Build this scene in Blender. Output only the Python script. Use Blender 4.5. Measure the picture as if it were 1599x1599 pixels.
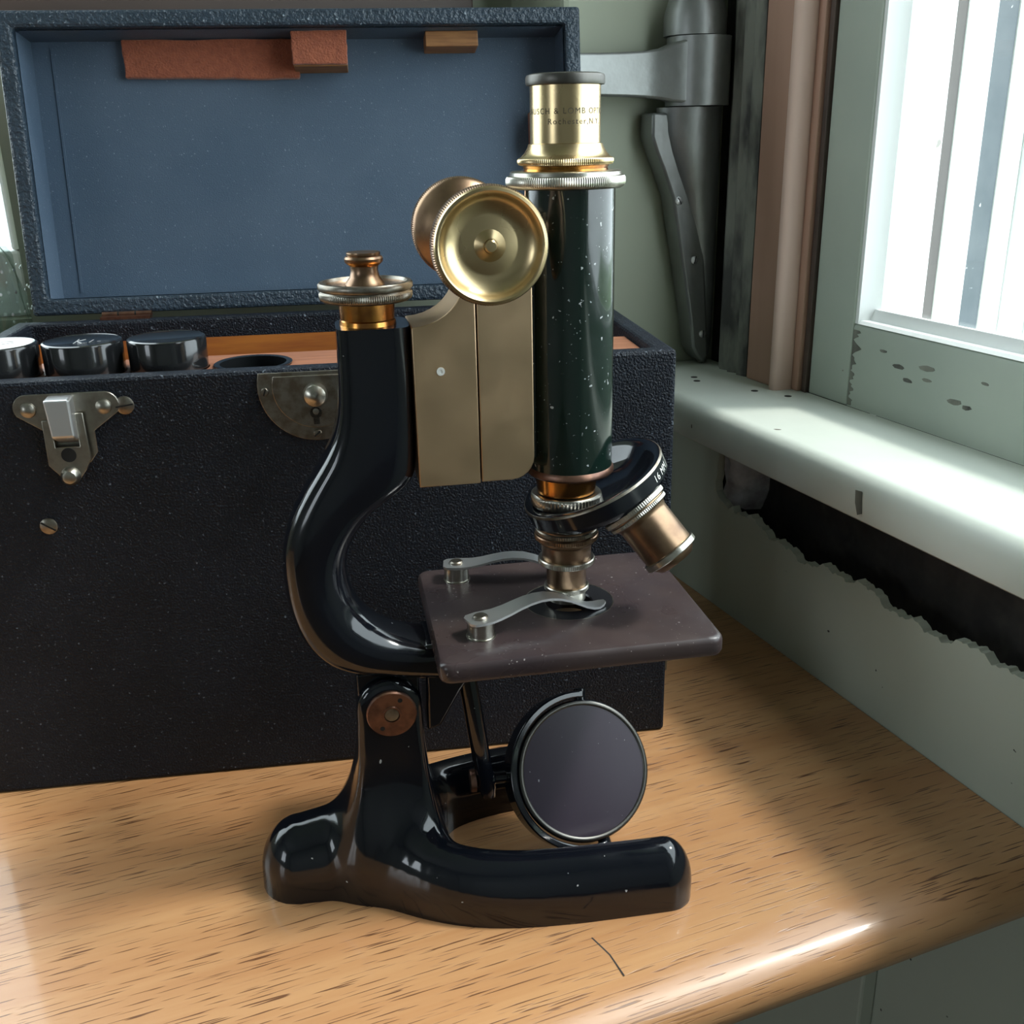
import bpy, math, random
import numpy as np
from mathutils import Vector, Matrix
random.seed(7)
for o in list(bpy.data.objects): bpy.data.objects.remove(o)
SC = bpy.context.scene
COL = SC.collection
MM = 0.001
rad = math.radians

# ------------------------------------------------------------------ camera
# world: X along the table front edge towards the window wall, Y away, Z up, table top at z = 0
RC = [[0.9290599, 0.1454965812, -0.3401153438],
      [-0.3693558451, 0.3136669555, -0.8747509935],
      [-0.0205903346, 0.9383196608, 0.3451554030]]
cam = bpy.data.cameras.new('camera')
cam_o = bpy.data.objects.new('camera', cam); COL.objects.link(cam_o)
m4 = Matrix([r + [0.0] for r in RC] + [[0, 0, 0, 1]])
m4.translation = Vector((0, 0, 0.280))
cam_o.matrix_world = m4
cam.sensor_width = 36.0; cam.sensor_fit = 'HORIZONTAL'
cam.lens = 36.0 * 1600.0 / 1599.0
cam.clip_start = 0.01; cam.clip_end = 100
SC.camera = cam_o

# ------------------------------------------------------------------ world, sun, exposure
w = bpy.data.worlds.new('overcast_sky'); SC.world = w; w.use_nodes = True
bg = w.node_tree.nodes['Background']
bg.inputs['Color'].default_value = (0.84, 0.93, 1.0, 1)
bg.inputs['Strength'].default_value = 5.8
sun = bpy.data.lights.new('hazy_sun', 'SUN'); sun.energy = 3.3; sun.angle = rad(7.5); sun.color = (1.0, 0.97, 0.93)
sun_o = bpy.data.objects.new('hazy_sun', sun); COL.objects.link(sun_o)
sun_o.rotation_euler = Vector((0.53, -0.20, 0.83)).to_track_quat('Z', 'Y').to_euler()
SC.view_settings.view_transform = 'Standard'
SC.view_settings.look = 'None'
SC.view_settings.exposure = 0.0
SC.view_settings.gamma = 1.0
SC.view_settings.use_curve_mapping = False

def portal(name, loc, rot, sx, sy):
    l = bpy.data.lights.new(name, 'AREA'); l.shape = 'RECTANGLE'; l.size = sx; l.size_y = sy
    l.cycles.is_portal = True
    o = bpy.data.objects.new(name, l); COL.objects.link(o); o.location = loc; o.rotation_euler = rot
    return o
portal('window_portal', (0.405, 0.0, 0.70), (0, rad(90), 0), 1.08, 0.96)
portal('window_portal_side', (-0.50, 0.745, 0.70), (rad(90), 0, rad(180)), 0.92, 1.04)
portal('fill_window_portal', (-2.62, -0.90, 0.65), (0, rad(-90), 0), 0.90, 0.80)  # portal in the opening of the added fill window

# ------------------------------------------------------------------ materials
def nd(nt, t, x=0, y=0, **kw):
    n = nt.nodes.new(t); n.location = (x, y)
    for k, v in kw.items(): setattr(n, k, v)
    return n
def coords(nt, scale=(1, 1, 1), kind='Object'):
    tc = nd(nt, 'ShaderNodeTexCoord'); mp = nd(nt, 'ShaderNodeMapping')
    mp.inputs['Scale'].default_value = scale
    nt.links.new(tc.outputs[kind], mp.inputs['Vector'])
    return mp.outputs['Vector']
def noise(nt, vec, scale, detail=3, rough=0.55):
    n = nd(nt, 'ShaderNodeTexNoise'); n.inputs['Scale'].default_value = scale
    n.inputs['Detail'].default_value = detail; n.inputs['Roughness'].default_value = rough
    nt.links.new(vec, n.inputs['Vector']); return n.outputs['Fac']
def ramp(nt, fac, lo, hi, a=0.0, b=1.0):
    r = nd(nt, 'ShaderNodeMapRange'); r.inputs['From Min'].default_value = lo; r.inputs['From Max'].default_value = hi
    r.inputs['To Min'].default_value = a; r.inputs['To Max'].default_value = b
    nt.links.new(fac, r.inputs['Value']); return r.outputs['Result']
def mixc(nt, fac, a, b):
    m = nd(nt, 'ShaderNodeMix'); m.data_type = 'RGBA'
    for sock, v in ((m.inputs['Factor'], fac), (m.inputs['A'], a), (m.inputs['B'], b)):
        if isinstance(v, (int, float)): sock.default_value = v
        elif isinstance(v, tuple): sock.default_value = (*v, 1) if len(v) == 3 else v
        else: nt.links.new(v, sock)
    return m.outputs['Result']
def base_mat(name):
    m = bpy.data.materials.new(name); m.use_nodes = True
    return m, m.node_tree, m.node_tree.nodes['Principled BSDF']
def setv(b, **kw):
    names = dict(rough='Roughness', metal='Metallic', spec='Specular IOR Level', coat='Coat Weight', coatr='Coat Roughness')
    for k, v in kw.items(): b.inputs[names[k]].default_value = v
def mat(name, col, rough=0.5, metal=0.0, spec=0.5, coat=0.0, coatr=0.05, var=None, specks=None, bump=None, rvar=None, scale=(1, 1, 1), sheen=0):
    m, nt, b = base_mat(name)
    setv(b, rough=rough, metal=metal, spec=spec, coat=coat, coatr=coatr)
    if sheen: b.inputs['Sheen Weight'].default_value = sheen
    vec = coords(nt, scale); c = col
    if var:                                   # (colour, scale, lo, hi)
        c = mixc(nt, ramp(nt, noise(nt, vec, var[1], 4), var[2], var[3]), c, var[0])
    for s in ([specks] if isinstance(specks, tuple) else (specks or [])):   # (colour, scale, lo, hi)
        c = mixc(nt, ramp(nt, noise(nt, vec, s[1], 2, 0.4), s[2], s[3]), c, s[0])
    if isinstance(c, tuple): b.inputs['Base Color'].default_value = (*c, 1)
    else: nt.links.new(c, b.inputs['Base Color'])
    if rvar: nt.links.new(ramp(nt, noise(nt, vec, rvar[0], 3), 0.35, 0.65, rvar[1], rvar[2]), b.inputs['Roughness'])
    if bump:                                  # (scale, strength, distance)
        bp = nd(nt, 'ShaderNodeBump'); bp.inputs['Strength'].default_value = bump[1]; bp.inputs['Distance'].default_value = bump[2]
        nt.links.new(noise(nt, vec, bump[0], 2, 0.5), bp.inputs['Height']); nt.links.new(bp.outputs['Normal'], b.inputs['Normal'])
    return m

M = {}
M['enamel'] = mat('black_enamel', (0.004, 0.005, 0.008), 0.10, spec=0.5, coat=0.15, coatr=0.03, rvar=(60, 0.06, 0.16),
                  specks=[((0.35, 0.36, 0.36), 330, 0.775, 0.79)])
M['tube_enamel'] = mat('dark_enamel_with_green_reflection', (0.004, 0.012, 0.009), 0.12, coat=0.4, coatr=0.04,
                  specks=[((0.40, 0.42, 0.42), 420, 0.735, 0.755), ((0.30, 0.32, 0.32), 900, 0.725, 0.745)], rvar=(90, 0.1, 0.2))  # green-black enamel, with the green reflection from outside put into its colour
M['brass'] = mat('aged_brass', (0.62, 0.48, 0.27), 0.28, 1.0, var=((0.54, 0.41, 0.23), 50, 0.30, 0.85), rvar=(40, 0.24, 0.30))
M['brass_plate'] = mat('brushed_brass_plate', (0.58, 0.42, 0.26), 0.42, 1.0, var=((0.52, 0.37, 0.225), 40, 0.30, 0.75), rvar=(60, 0.38, 0.46))
M['amber'] = mat('amber_lacquered_brass', (0.60, 0.27, 0.06), 0.22, 1.0, var=((0.36, 0.15, 0.05), 140, 0.4, 0.65))
M['bronze'] = mat('brown_tarnished_brass', (0.32, 0.21, 0.13), 0.32, 1.0, var=((0.20, 0.125, 0.085), 110, 0.4, 0.7))
M['copper'] = mat('tarnished_copper', (0.30, 0.16, 0.11), 0.38, 1.0, var=((0.16, 0.09, 0.07), 180, 0.4, 0.65))
M['nickel'] = mat('worn_nickel', (0.52, 0.50, 0.44), 0.28, 1.0, var=((0.38, 0.35, 0.29), 160, 0.4, 0.7))
M['steel'] = mat('grey_spring_steel', (0.66, 0.66, 0.66), 0.42, 1.0)
M['dark_nickel'] = mat('dull_dark_nickel', (0.30, 0.28, 0.24), 0.36, 1.0, var=((0.20, 0.16, 0.12), 220, 0.4, 0.65))
M['latch'] = mat('dull_nickel_latch', (0.40, 0.38, 0.33), 0.33, 1.0, var=((0.28, 0.26, 0.22), 160, 0.4, 0.7))
M['engrave'] = mat('dark_engraving', (0.06, 0.045, 0.025), 0.7)  # one dark tone for the engraved letters
M['white_mark'] = mat('white_filled_mark', (0.62, 0.62, 0.58), 0.6)
M['stage'] = mat('brown_black_hard_rubber', (0.034, 0.024, 0.026), 0.34, var=((0.050, 0.034, 0.032), 30, 0.4, 0.7),
                 specks=[((0.30, 0.27, 0.26), 900, 0.72, 0.76)], rvar=(40, 0.26, 0.44))
M['black_insert'] = mat('black_insert', (0.010, 0.010, 0.012), 0.3)
M['void'] = mat('black_interior', (0.004, 0.004, 0.004), 0.8)
M['mirror_glass'] = mat('tarnished_dark_mirror', (0.030, 0.022, 0.033), 0.2, 0.0, spec=0.22, coat=0.0, specks=[((0.3, 0.3, 0.32), 700, 0.77, 0.79)])
M['leather'] = mat('black_blue_leatherette', (0.0048, 0.0075, 0.0130), 0.5, spec=0.24, var=((0.008, 0.012, 0.020), 25, 0.4, 0.7),
                   specks=[((0.15, 0.18, 0.22), 620, 0.66, 0.78)], bump=(1000, 1.0, 0.0010))  # pale specks: wear, plus painted glints of light on the pebbled grain
M['leather_lit'] = mat('lit_blue_pebbled_leatherette', (0.020, 0.034, 0.050), 0.42, var=((0.030, 0.048, 0.070), 40, 0.4, 0.7),
                   specks=[((0.26, 0.31, 0.36), 520, 0.70, 0.78)], bump=(520, 1.0, 0.0013))  # lid leatherette, bluer and lighter: the light on it is in the colour
M['lining'] = mat('blue_black_book_cloth', (0.060, 0.095, 0.142), 0.62, var=((0.078, 0.115, 0.165), 18, 0.35, 0.7),
                  specks=[((0.22, 0.27, 0.33), 1100, 0.70, 0.76)], bump=(1500, 0.5, 0.0004))
M['box_wood'] = mat('orange_varnished_box_wood', (0.47, 0.17, 0.035), 0.32, var=((0.32, 0.10, 0.03), 30, 0.35, 0.7), scale=(1, 12, 12), coat=0.2)
M['tray_wood'] = mat('reddish_tray_wood', (0.33, 0.14, 0.075), 0.42, var=((0.20, 0.08, 0.045), 40, 0.35, 0.7), scale=(1, 8, 8))
M['felt'] = mat('rust_red_felt', (0.33, 0.095, 0.045), 0.95, var=((0.24, 0.065, 0.032), 260, 0.35, 0.7), bump=(900, 0.9, 0.001), sheen=0.3)
M['block_wood'] = mat('brown_block_wood', (0.33, 0.15, 0.05), 0.55, var=((0.20, 0.085, 0.03), 60, 0.35, 0.7), scale=(1, 10, 10))
M['bakelite'] = mat('glossy_black_bakelite', (0.008, 0.009, 0.010), 0.16, coat=0.4)
M['green_paint'] = mat('pale_green_wall_paint', (0.46, 0.50, 0.42), 0.62, var=((0.42, 0.455, 0.385), 7, 0.35, 0.7),
                       specks=[((0.03, 0.03, 0.028), 170, 0.76, 0.775)], bump=(60, 0.25, 0.002))
M['green_wall'] = mat('olive_green_wall_paint', (0.385, 0.415, 0.315), 0.6, var=((0.35, 0.375, 0.285), 5, 0.35, 0.7))
M['sill_paint'] = mat('chalky_pale_green_sill_paint', (0.68, 0.71, 0.64), 0.45, var=((0.61, 0.645, 0.575), 14, 0.35, 0.7),
                      specks=[((0.15, 0.13, 0.10), 90, 0.79, 0.80)], bump=(40, 0.3, 0.001))
M['sash_paint'] = mat('flaking_grey_green_sash_paint', (0.42, 0.47, 0.40), 0.5, var=((0.37, 0.42, 0.36), 12, 0.35, 0.7),
                      specks=[((0.20, 0.15, 0.11), 75, 0.755, 0.765)], bump=(50, 0.3, 0.001))
M['white_paint'] = mat('white_exterior_paint', (0.82, 0.84, 0.82), 0.5, specks=[((0.35, 0.33, 0.3), 90, 0.77, 0.785)])
M['grey_track'] = mat('weathered_grey_wood', (0.17, 0.155, 0.15), 0.7, var=((0.10, 0.09, 0.085), 40, 0.35, 0.7), scale=(1, 1, 0.1))
M['blue_track'] = mat('blue_grey_metal_track', (0.085, 0.105, 0.12), 0.45, var=((0.13, 0.15, 0.165), 30, 0.35, 0.7), specks=[((0.5, 0.52, 0.55), 260, 0.76, 0.78)])
M['bare_wood'] = mat('bare_pinkish_wood', (0.46, 0.28, 0.205), 0.62, var=((0.36, 0.205, 0.145), 22, 0.35, 0.7), scale=(1, 1, 0.08),
                     specks=[((0.06, 0.045, 0.04), 26, 0.76, 0.80)])
M['bead_wood'] = mat('pale_pink_wood_bead', (0.64, 0.46, 0.38), 0.55, var=((0.55, 0.38, 0.30), 30, 0.35, 0.7), scale=(1, 1, 0.08))
M['old_paint'] = mat('grimy_grey_old_paint', (0.20, 0.205, 0.17), 0.75, var=((0.05, 0.05, 0.045), 55, 0.42, 0.62), scale=(1, 1, 0.35), bump=(120, 0.7, 0.002))
M['plaster'] = mat('broken_grey_plaster', (0.55, 0.54, 0.54), 0.9, var=((0.20, 0.185, 0.18), 60, 0.35, 0.7), bump=(90, 1.0, 0.004))
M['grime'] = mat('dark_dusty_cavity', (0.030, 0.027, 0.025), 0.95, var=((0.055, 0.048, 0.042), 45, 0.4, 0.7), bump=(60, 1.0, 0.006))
M['cast_iron'] = mat('grey_cast_metal', (0.30, 0.31, 0.30), 0.42, 0.75, var=((0.23, 0.235, 0.225), 30, 0.35, 0.7), bump=(180, 0.25, 0.0008))
M['brown_wood'] = mat('dark_brown_shelf_wood', (0.085, 0.055, 0.042), 0.55, var=((0.05, 0.033, 0.026), 30, 0.35, 0.7), scale=(0.15, 1, 1))
M['plain_wall'] = mat('plain_room_paint', (0.52, 0.54, 0.52), 0.8)
M['floor_wood'] = mat('brown_floor', (0.20, 0.13, 0.08), 0.5)
M['grass'] = mat('lawn', (0.07, 0.12, 0.04), 0.9, var=((0.10, 0.15, 0.05), 3, 0.4, 0.7))
M['siding'] = mat('white_siding', (0.78, 0.79, 0.78), 0.6)
M['knurl_dark'] = mat('blackened_knurled_brass', (0.12, 0.115, 0.105), 0.4, 1.0)

def glass_mat(name, tint, gloss=0.08):
    m = bpy.data.materials.new(name); m.use_nodes = True; nt = m.node_tree; nt.nodes.clear()
    out = nd(nt, 'ShaderNodeOutputMaterial'); mx = nd(nt, 'ShaderNodeMixShader')
    t = nd(nt, 'ShaderNodeBsdfTransparent'); g = nd(nt, 'ShaderNodeBsdfGlossy')
    t.inputs['Color'].default_value = (*tint, 1); g.inputs['Roughness'].default_value = 0.03
    mx.inputs[0].default_value = gloss
    nt.links.new(t.outputs[0], mx.inputs[1]); nt.links.new(g.outputs[0], mx.inputs[2]); nt.links.new(mx.outputs[0], out.inputs[0])
    return m
M['glass'] = glass_mat('window_glass', (0.96, 0.98, 0.97), 0.05)
M['cellophane'] = glass_mat('clear_cellophane', (0.86, 0.92, 0.90), 0.22)

def table_mat():
    m, nt, b = base_mat('honey_varnished_table_wood')
    setv(b, rough=0.36, spec=0.5, coat=0.5, coatr=0.09)
    v = coords(nt, (3, 34, 34))
    broad = ramp(nt, noise(nt, v, 1.0, 4), 0.35, 0.68)
    c = mixc(nt, broad, (0.50, 0.275, 0.125), (0.41, 0.20, 0.085))
    v2 = coords(nt, (9, 260, 260))
    c = mixc(nt, ramp(nt, noise(nt, v2, 1.0, 3), 0.40, 0.75, 0.0, 0.55), c, (0.38, 0.17, 0.065))
    v3 = coords(nt, (48, 1350, 1350))
    pores = ramp(nt, noise(nt, v3, 1.0, 1.5, 0.4), 0.615, 0.66)
    vm = coords(nt, (5, 14, 14))
    pm = nd(nt, 'ShaderNodeMath', operation='MULTIPLY'); nt.links.new(pores, pm.inputs[0]); nt.links.new(ramp(nt, noise(nt, vm, 1.0, 2), 0.36, 0.52), pm.inputs[1])
    c = mixc(nt, pm.outputs[0], c, (0.13, 0.052, 0.02))
    stains = ramp(nt, noise(nt, coords(nt, (1, 1, 1)), 30, 3), 0.66, 0.80, 0, 0.5)
    c = mixc(nt, stains, c, (0.30, 0.14, 0.07))
    nt.links.new(c, b.inputs['Base Color'])
    bp = nd(nt, 'ShaderNodeBump'); bp.inputs['Strength'].default_value = 0.35; bp.inputs['Distance'].default_value = 0.0006; bp.invert = True
    nt.links.new(pm.outputs[0], bp.inputs['Height']); nt.links.new(bp.outputs['Normal'], b.inputs['Normal'])
    return m
M['table'] = table_mat()

# ------------------------------------------------------------------ mesh helpers (all in mm)
class MB:
    def __init__(s): s.v = []; s.f = []
    def add(s, vs, fs):
        k = len(s.v); s.v += [tuple(p) for p in vs]; s.f += [tuple(i + k for i in f) for f in fs]; return s
    def box(s, a, b):
        (x0, y0, z0), (x1, y1, z1) = [[min(p, q) for p, q in zip(a, b)], [max(p, q) for p, q in zip(a, b)]]
        vs = [(x0, y0, z0), (x1, y0, z0), (x1, y1, z0), (x0, y1, z0), (x0, y0, z1), (x1, y0, z1), (x1, y1, z1), (x0, y1, z1)]
        return s.add(vs, [(3, 2, 1, 0), (4, 5, 6, 7), (0, 1, 5, 4), (1, 2, 6, 5), (2, 3, 7, 6), (3, 0, 4, 7)])
    def prism(s, poly, fr, h0, h1):
        """poly of (a,b) in frame fr=(origin, ea, eb, en), extruded along en from h0 to h1"""
        O, ea, eb, en = [np.array(q, float) for q in fr]; n = len(poly)
        vs = [O + a * ea + b * eb + h0 * en for a, b in poly] + [O + a * ea + b * eb + h1 * en for a, b in poly]
        fs = [tuple(range(n))[::-1], tuple(range(n, 2 * n))] + [(i, (i + 1) % n, n + (i + 1) % n, n + i) for i in range(n)]
        return s.add(vs, fs)
    def lathe(s, prof, O=(0, 0, 0), ax=(0, 0, 1), n=64, ref=None, knurl=0.0):
        """prof: list of (r, h[, k]) ; k=1 marks knurled points"""
        O = np.array(O, float); ax = np.array(ax, float); ax /= np.linalg.norm(ax)
        if ref is None: ref = (1, 0, 0) if abs(ax[0]) < 0.9 else (0, 1, 0)
        e1 = np.array(ref, float); e1 -= ax * (e1 @ ax); e1 /= np.linalg.norm(e1); e2 = np.cross(ax, e1)
        vs = []; fs = []; rings = []
        for p in prof:
            r, h = p[0], p[1]; k = len(p) > 2 and p[2]
            if r < 1e-6:
                rings.append([len(vs)]); vs.append(O + ax * h); continue
            ids = []
            for i in range(n):
                a = 2 * math.pi * i / n; rr = r - (knurl if (k and i % 2) else 0)
                ids.append(len(vs)); vs.append(O + ax * h + rr * (math.cos(a) * e1 + math.sin(a) * e2))
            rings.append(ids)
        for A, B in zip(rings, rings[1:]):
            if len(A) == 1 and len(B) == 1: continue
            for i in range(n):
                j = (i + 1) % n
                if len(A) == 1: fs.append((A[0], B[j], B[i]))
                elif len(B) == 1: fs.append((A[i], A[j], B[0]))
                else: fs.append((A[i], A[j], B[j], B[i]))
        return s.add(vs, fs)
    def loft(s, rings, cap=True):
        n = len(rings[0]); vs = [p for r in rings for p in r]; fs = []
        for k in range(len(rings) - 1):
            for i in range(n):
                j = (i + 1) % n; fs.append((k * n + i, k * n + j, (k + 1) * n + j, (k + 1) * n + i))
        if cap: fs += [tuple(range(n))[::-1], tuple((len(rings) - 1) * n + i for i in range(n))]
        return s.add(vs, fs)
    def tube(s, pts, r, n=10):
        pts = [np.array(p, float) for p in pts]; rs = r if isinstance(r, (list, tuple)) else [r] * len(pts); rings = []
        up = np.array([0, 0, 1.0])
        for i, p in enumerate(pts):
            d = pts[min(i + 1, len(pts) - 1)] - pts[max(i - 1, 0)]; d /= np.linalg.norm(d)
            q = up if abs(d @ up) < 0.95 else np.array([1.0, 0, 0])
            a = np.cross(d, q); a /= np.linalg.norm(a); b = np.cross(d, a)
            rings.append([p + rs[i] * (math.cos(2 * math.pi * k / n) * a + math.sin(2 * math.pi * k / n) * b) for k in range(n)])
        return s.loft(rings)
    def build(s, name, mt, parent=None, smooth=35, bevel=0.0, seg=2, fixn=True):
        me = bpy.data.meshes.new(name)
        me.from_pydata([(p[0] * MM, p[1] * MM, p[2] * MM) for p in s.v], [], s.f)
        me.validate(); me.materials.append(M[mt] if isinstance(mt, str) else mt)
        if fixn:
            import bmesh
            bm = bmesh.new(); bm.from_mesh(me); bmesh.ops.recalc_face_normals(bm, faces=bm.faces); bm.to_mesh(me); bm.free()
        if smooth:
            me.shade_smooth(); me.set_sharp_from_angle(angle=rad(smooth))
        o = bpy.data.objects.new(name, me); COL.objects.link(o)
        if parent: o.parent = parent
        if bevel:
            b = o.modifiers.new('bevel', 'BEVEL'); b.width = bevel * MM; b.segments = seg; b.limit_method = 'ANGLE'; b.angle_limit = rad(40)
            b.harden_normals = False
        return o
def empty(name, loc, rz=0.0, label=None, cat=None, group=None):
    o = bpy.data.objects.new(name, None); COL.objects.link(o)
    o.location = tuple(c * MM for c in loc); o.rotation_euler = (0, 0, rz); o.empty_display_size = 0.02
    if label: tag(o, label, cat, group)
    return o
def tag(o, label, cat, group=None):
    o['label'] = label; o['category'] = cat
    if group: o['group'] = group
    return o
def struct(o, label=None):
    o['kind'] = 'structure'
    if label: o['label'] = label
    return o
def circ(cx, cy, r, n=24, a0=0, a1=360):
    return [(cx + r * math.cos(rad(a0 + (a1 - a0) * i / (n if a1 - a0 == 360 else n - 1))), cy + r * math.sin(rad(a0 + (a1 - a0) * i / (n if a1 - a0 == 360 else n - 1)))) for i in range(n)]

def text_geo(txt, size, spacing=1.0):
    cu = bpy.data.curves.new('lettering', 'FONT'); cu.body = txt; cu.size = size; cu.space_character = spacing; cu.resolution_u = 3
    o = bpy.data.objects.new('lettering', cu); COL.objects.link(o)
    dg = bpy.context.evaluated_depsgraph_get(); me = o.evaluated_get(dg).to_mesh()
    vs = [tuple(v.co) for v in me.vertices]; fs = [tuple(p.vertices) for p in me.polygons]
    o.evaluated_get(dg).to_mesh_clear(); bpy.data.objects.remove(o); bpy.data.curves.remove(cu)
    return vs, fs
def text_on_cylinder(txt, size, O, ax, ref, r, a0, h, spacing=1.0):
    """first letter starts at angle a0 (degrees, from ref, increasing = reading direction)"""
    vs, fs = text_geo(txt, size, spacing)
    O = np.array(O, float); ax = np.array(ax, float); e1 = np.array(ref, float); e1 -= ax * (e1 @ ax); e1 /= np.linalg.norm(e1); e2 = np.cross(ax, e1)
    out = []
    for x, y, _ in vs:
        a = rad(a0) + x / r; out.append(O + ax * (h + y) + r * (math.cos(a) * e1 + math.sin(a) * e2))
    return MB().add(out, fs)

# ================================================================== THE SETTING
XW = 330.0
# ---- floor, ceiling, room walls out of view
struct(MB().box((-2600, -2500, -790), (XW + 20, 720, -760)).build('floor', 'floor_wood', smooth=0))
struct(MB().box((-2600, -2500, 1700), (XW + 150, 860, 1740)).build('ceiling', 'plain_wall', smooth=0))
wl = MB()
wl.box((-2640, -2500, -790), (-2600, -1300, 1740)); wl.box((-2640, -500, -790), (-2600, 860, 1740)); wl.box((-2640, -1300, -790), (-2600, -500, 200)); wl.box((-2640, -1300, 1100), (-2600, -500, 1740))
struct(wl.build('wall_left', 'plain_wall', smooth=0))
w4 = empty('fill_window', (-2620, -900, 200)); struct(w4, 'added white framed fill window, unseen across the room')  # unseen window, added to give the room cool fill light
for a, b in (((-15, -400, 0), (25, 400, 40)), ((-15, -400, 860), (25, 400, 900)), ((-15, -400, 40), (25, -360, 860)), ((-15, 360, 40), (25, 400, 860)), ((-15, -20, 40), (25, 20, 860))):
    MB().box(a, b).build('frame_bar', 'white_paint', w4, smooth=0)
struct(MB().box((-2640, -2540, -790), (XW + 150, -2500, 1740)).build('wall_front', 'plain_wall', smooth=0))
# ---- back wall with a second window on the left
wb = MB()
wb.box((-43, 700, -790), (420, 780, 1740)); wb.box((-2640, 700, -790), (-960, 780, 1740))
wb.box((-960, 700, -790), (-43, 780, 180)); wb.box((-960, 700, 1220), (-43, 780, 1740))
struct(wb.build('wall_back', 'green_wall', smooth=0))
# ---- green corner pier between the two windows
struct(MB().box((278, 614, -760), (420, 700, 1700)).build('wall_corner', 'green_wall', smooth=0, bevel=4))
# ---- window wall: plaster skin broken open below the sill, backing behind it
def hole_z(y): return 63.5 + 2.2 * math.sin(y * .071) + 1.6 * math.sin(y * .19 + 1) + 0.9 * math.sin(y * .47 + 2) + 0.45 * math.sin(y * 1.13) + 0.3 * math.sin(y * 1.9 + .5)
jag = [(503, 106), (504, 101), (503.4, 96), (504.6, 90), (504, 84), (505.5, 79), (504.5, 74), (501, 70.5), (496, 69), (491, 66.5), (486, 70)]
jag += [(y, hole_z(y) + (4 if y > 440 else 0) * (y - 440) / 45) for y in np.arange(484, 182, -1.1)] + [(180, 72), (175, 84), (172, 96), (170, 106)]
poly = [(614, -760), (614, 106)] + jag + [(-2500, 106), (-2500, -760)]
wr = MB().prism(poly, ((XW, 0, 0), (0, 1, 0), (0, 0, 1), (1, 0, 0)), 0, 5)
wall = struct(wr.build('wall_right', 'green_paint', smooth=0))
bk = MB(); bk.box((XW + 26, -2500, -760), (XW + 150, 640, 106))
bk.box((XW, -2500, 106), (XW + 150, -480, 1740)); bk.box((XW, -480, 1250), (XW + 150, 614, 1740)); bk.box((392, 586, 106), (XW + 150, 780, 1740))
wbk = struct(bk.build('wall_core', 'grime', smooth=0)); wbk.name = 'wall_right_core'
# inside faces above the window get the room paint
struct(MB().box((XW - 3, -2500, 106), (XW, -480, 1700)).build('wall_right_skin', 'plain_wall', smooth=0))
struct(MB().box((XW - 3, -480, 1250), (XW, 614, 1700)).build('wall_right_skin', 'plain_wall', smooth=0))
# broken plaster lumps at the end of the hole
pl = MB(); pl.loft([[(XW + x0 + 3 * math.sin(3.1 * i + k), y + 4 * math.cos(2 * math.pi * i / 9) * sc + random.uniform(-1, 1), zc + 15 * math.sin(2 * math.pi * i / 9) * sc + random.uniform(-2, 2)) for i in range(9)]
    for k, (x0, y, zc, sc) in enumerate([(26, 494, 86, 1.6), (18, 495, 86, 1.5), (9, 497, 87, 1.3), (3, 499, 88, 0.9)])])
pl.build('plaster_lump', 'plaster', wall, smooth=60)
# painted board below the table
struct(MB().box((320, 327, -760), (XW, 606, -28)).build('trim_1', 'green_paint', smooth=0, bevel=1.5))

# ---- window sill
prof = [(388, 106), (316, 106), (313, 108), (312, 112), (312, 120), (313.2, 125), (316, 128.6), (320, 130), (388, 130)]
sill = struct(MB().prism(prof, ((0, 0, 0), (1, 0, 0), (0, 0, 1), (0, 1, 0)), -520, 613).build('window_sill', 'sill_paint', smooth=40), 'pale chalky green window sill with worn rounded nose')
for (x, y) in ((349, 566), (345, 556), (362, 517), (372, 497)):
    MB().lathe([(0, 130.15), (2.2, 130.15), (2.2, 129.4)], O=(x, y, 0), n=14).build('nail_hole', 'grime', sill)
chip = MB(); chip.prism([(-3, -5), (0, -6.5), (2.2, -1), (2.8, 5), (-1.6, 5.5)], ((311.9, 358, 117), (0, 1, 0), (0, 0, 1), (-1, 0, 0)), 0, 0.25); chip.build('paint_chip', 'old_paint', sill, smooth=0)

# ---- window frame pieces on the far jamb
FH = 1250
struct(MB().prism([(586, 380), (586, 392), (552, 392), (552, 379), (560, 377), (564, 379.5), (570, 376.5), (574, 379), (580, 377)], ((0, 0, 0), (0, 1, 0), (1, 0, 0), (0, 0, 1)), 130, FH).build('trim_2', 'old_paint', smooth=30), 'grimy old painted casing edge')
struct(MB().box((377, 519.5, 130), (392, 549, FH)).build('trim_3', 'bare_wood', smooth=0, bevel=1.2), 'wide bare pinkish wooden stop board')
bead = [(519.3, 392), (519.3, 376), (518.4, 373.2), (516.2, 371.8), (513.6, 372.2), (512, 374), (511.4, 377), (511.4, 392)]
struct(MB().prism(bead, ((0, 0, 0), (0, 1, 0), (1, 0, 0), (0, 0, 1)), 130, FH).build('trim_4', 'bead_wood', smooth=50), 'rounded pale wooden bead')
struct(MB().box((384, 504.6, 130), (394, 511.2, FH)).build('trim_5', 'bare_wood', smooth=0, bevel=0.8), 'narrow bare wooden strip beside the bead')
struct(MB().box((386, 499.6, 130), (396, 503.6, FH)).build('trim_6', 'brown_wood', smooth=0, bevel=0.6), 'dark brown wooden strip against the sash')
struct(MB().box((398, 470, 106), (480, 590, FH)).build('window_jamb', 'grime', smooth=0))
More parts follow.
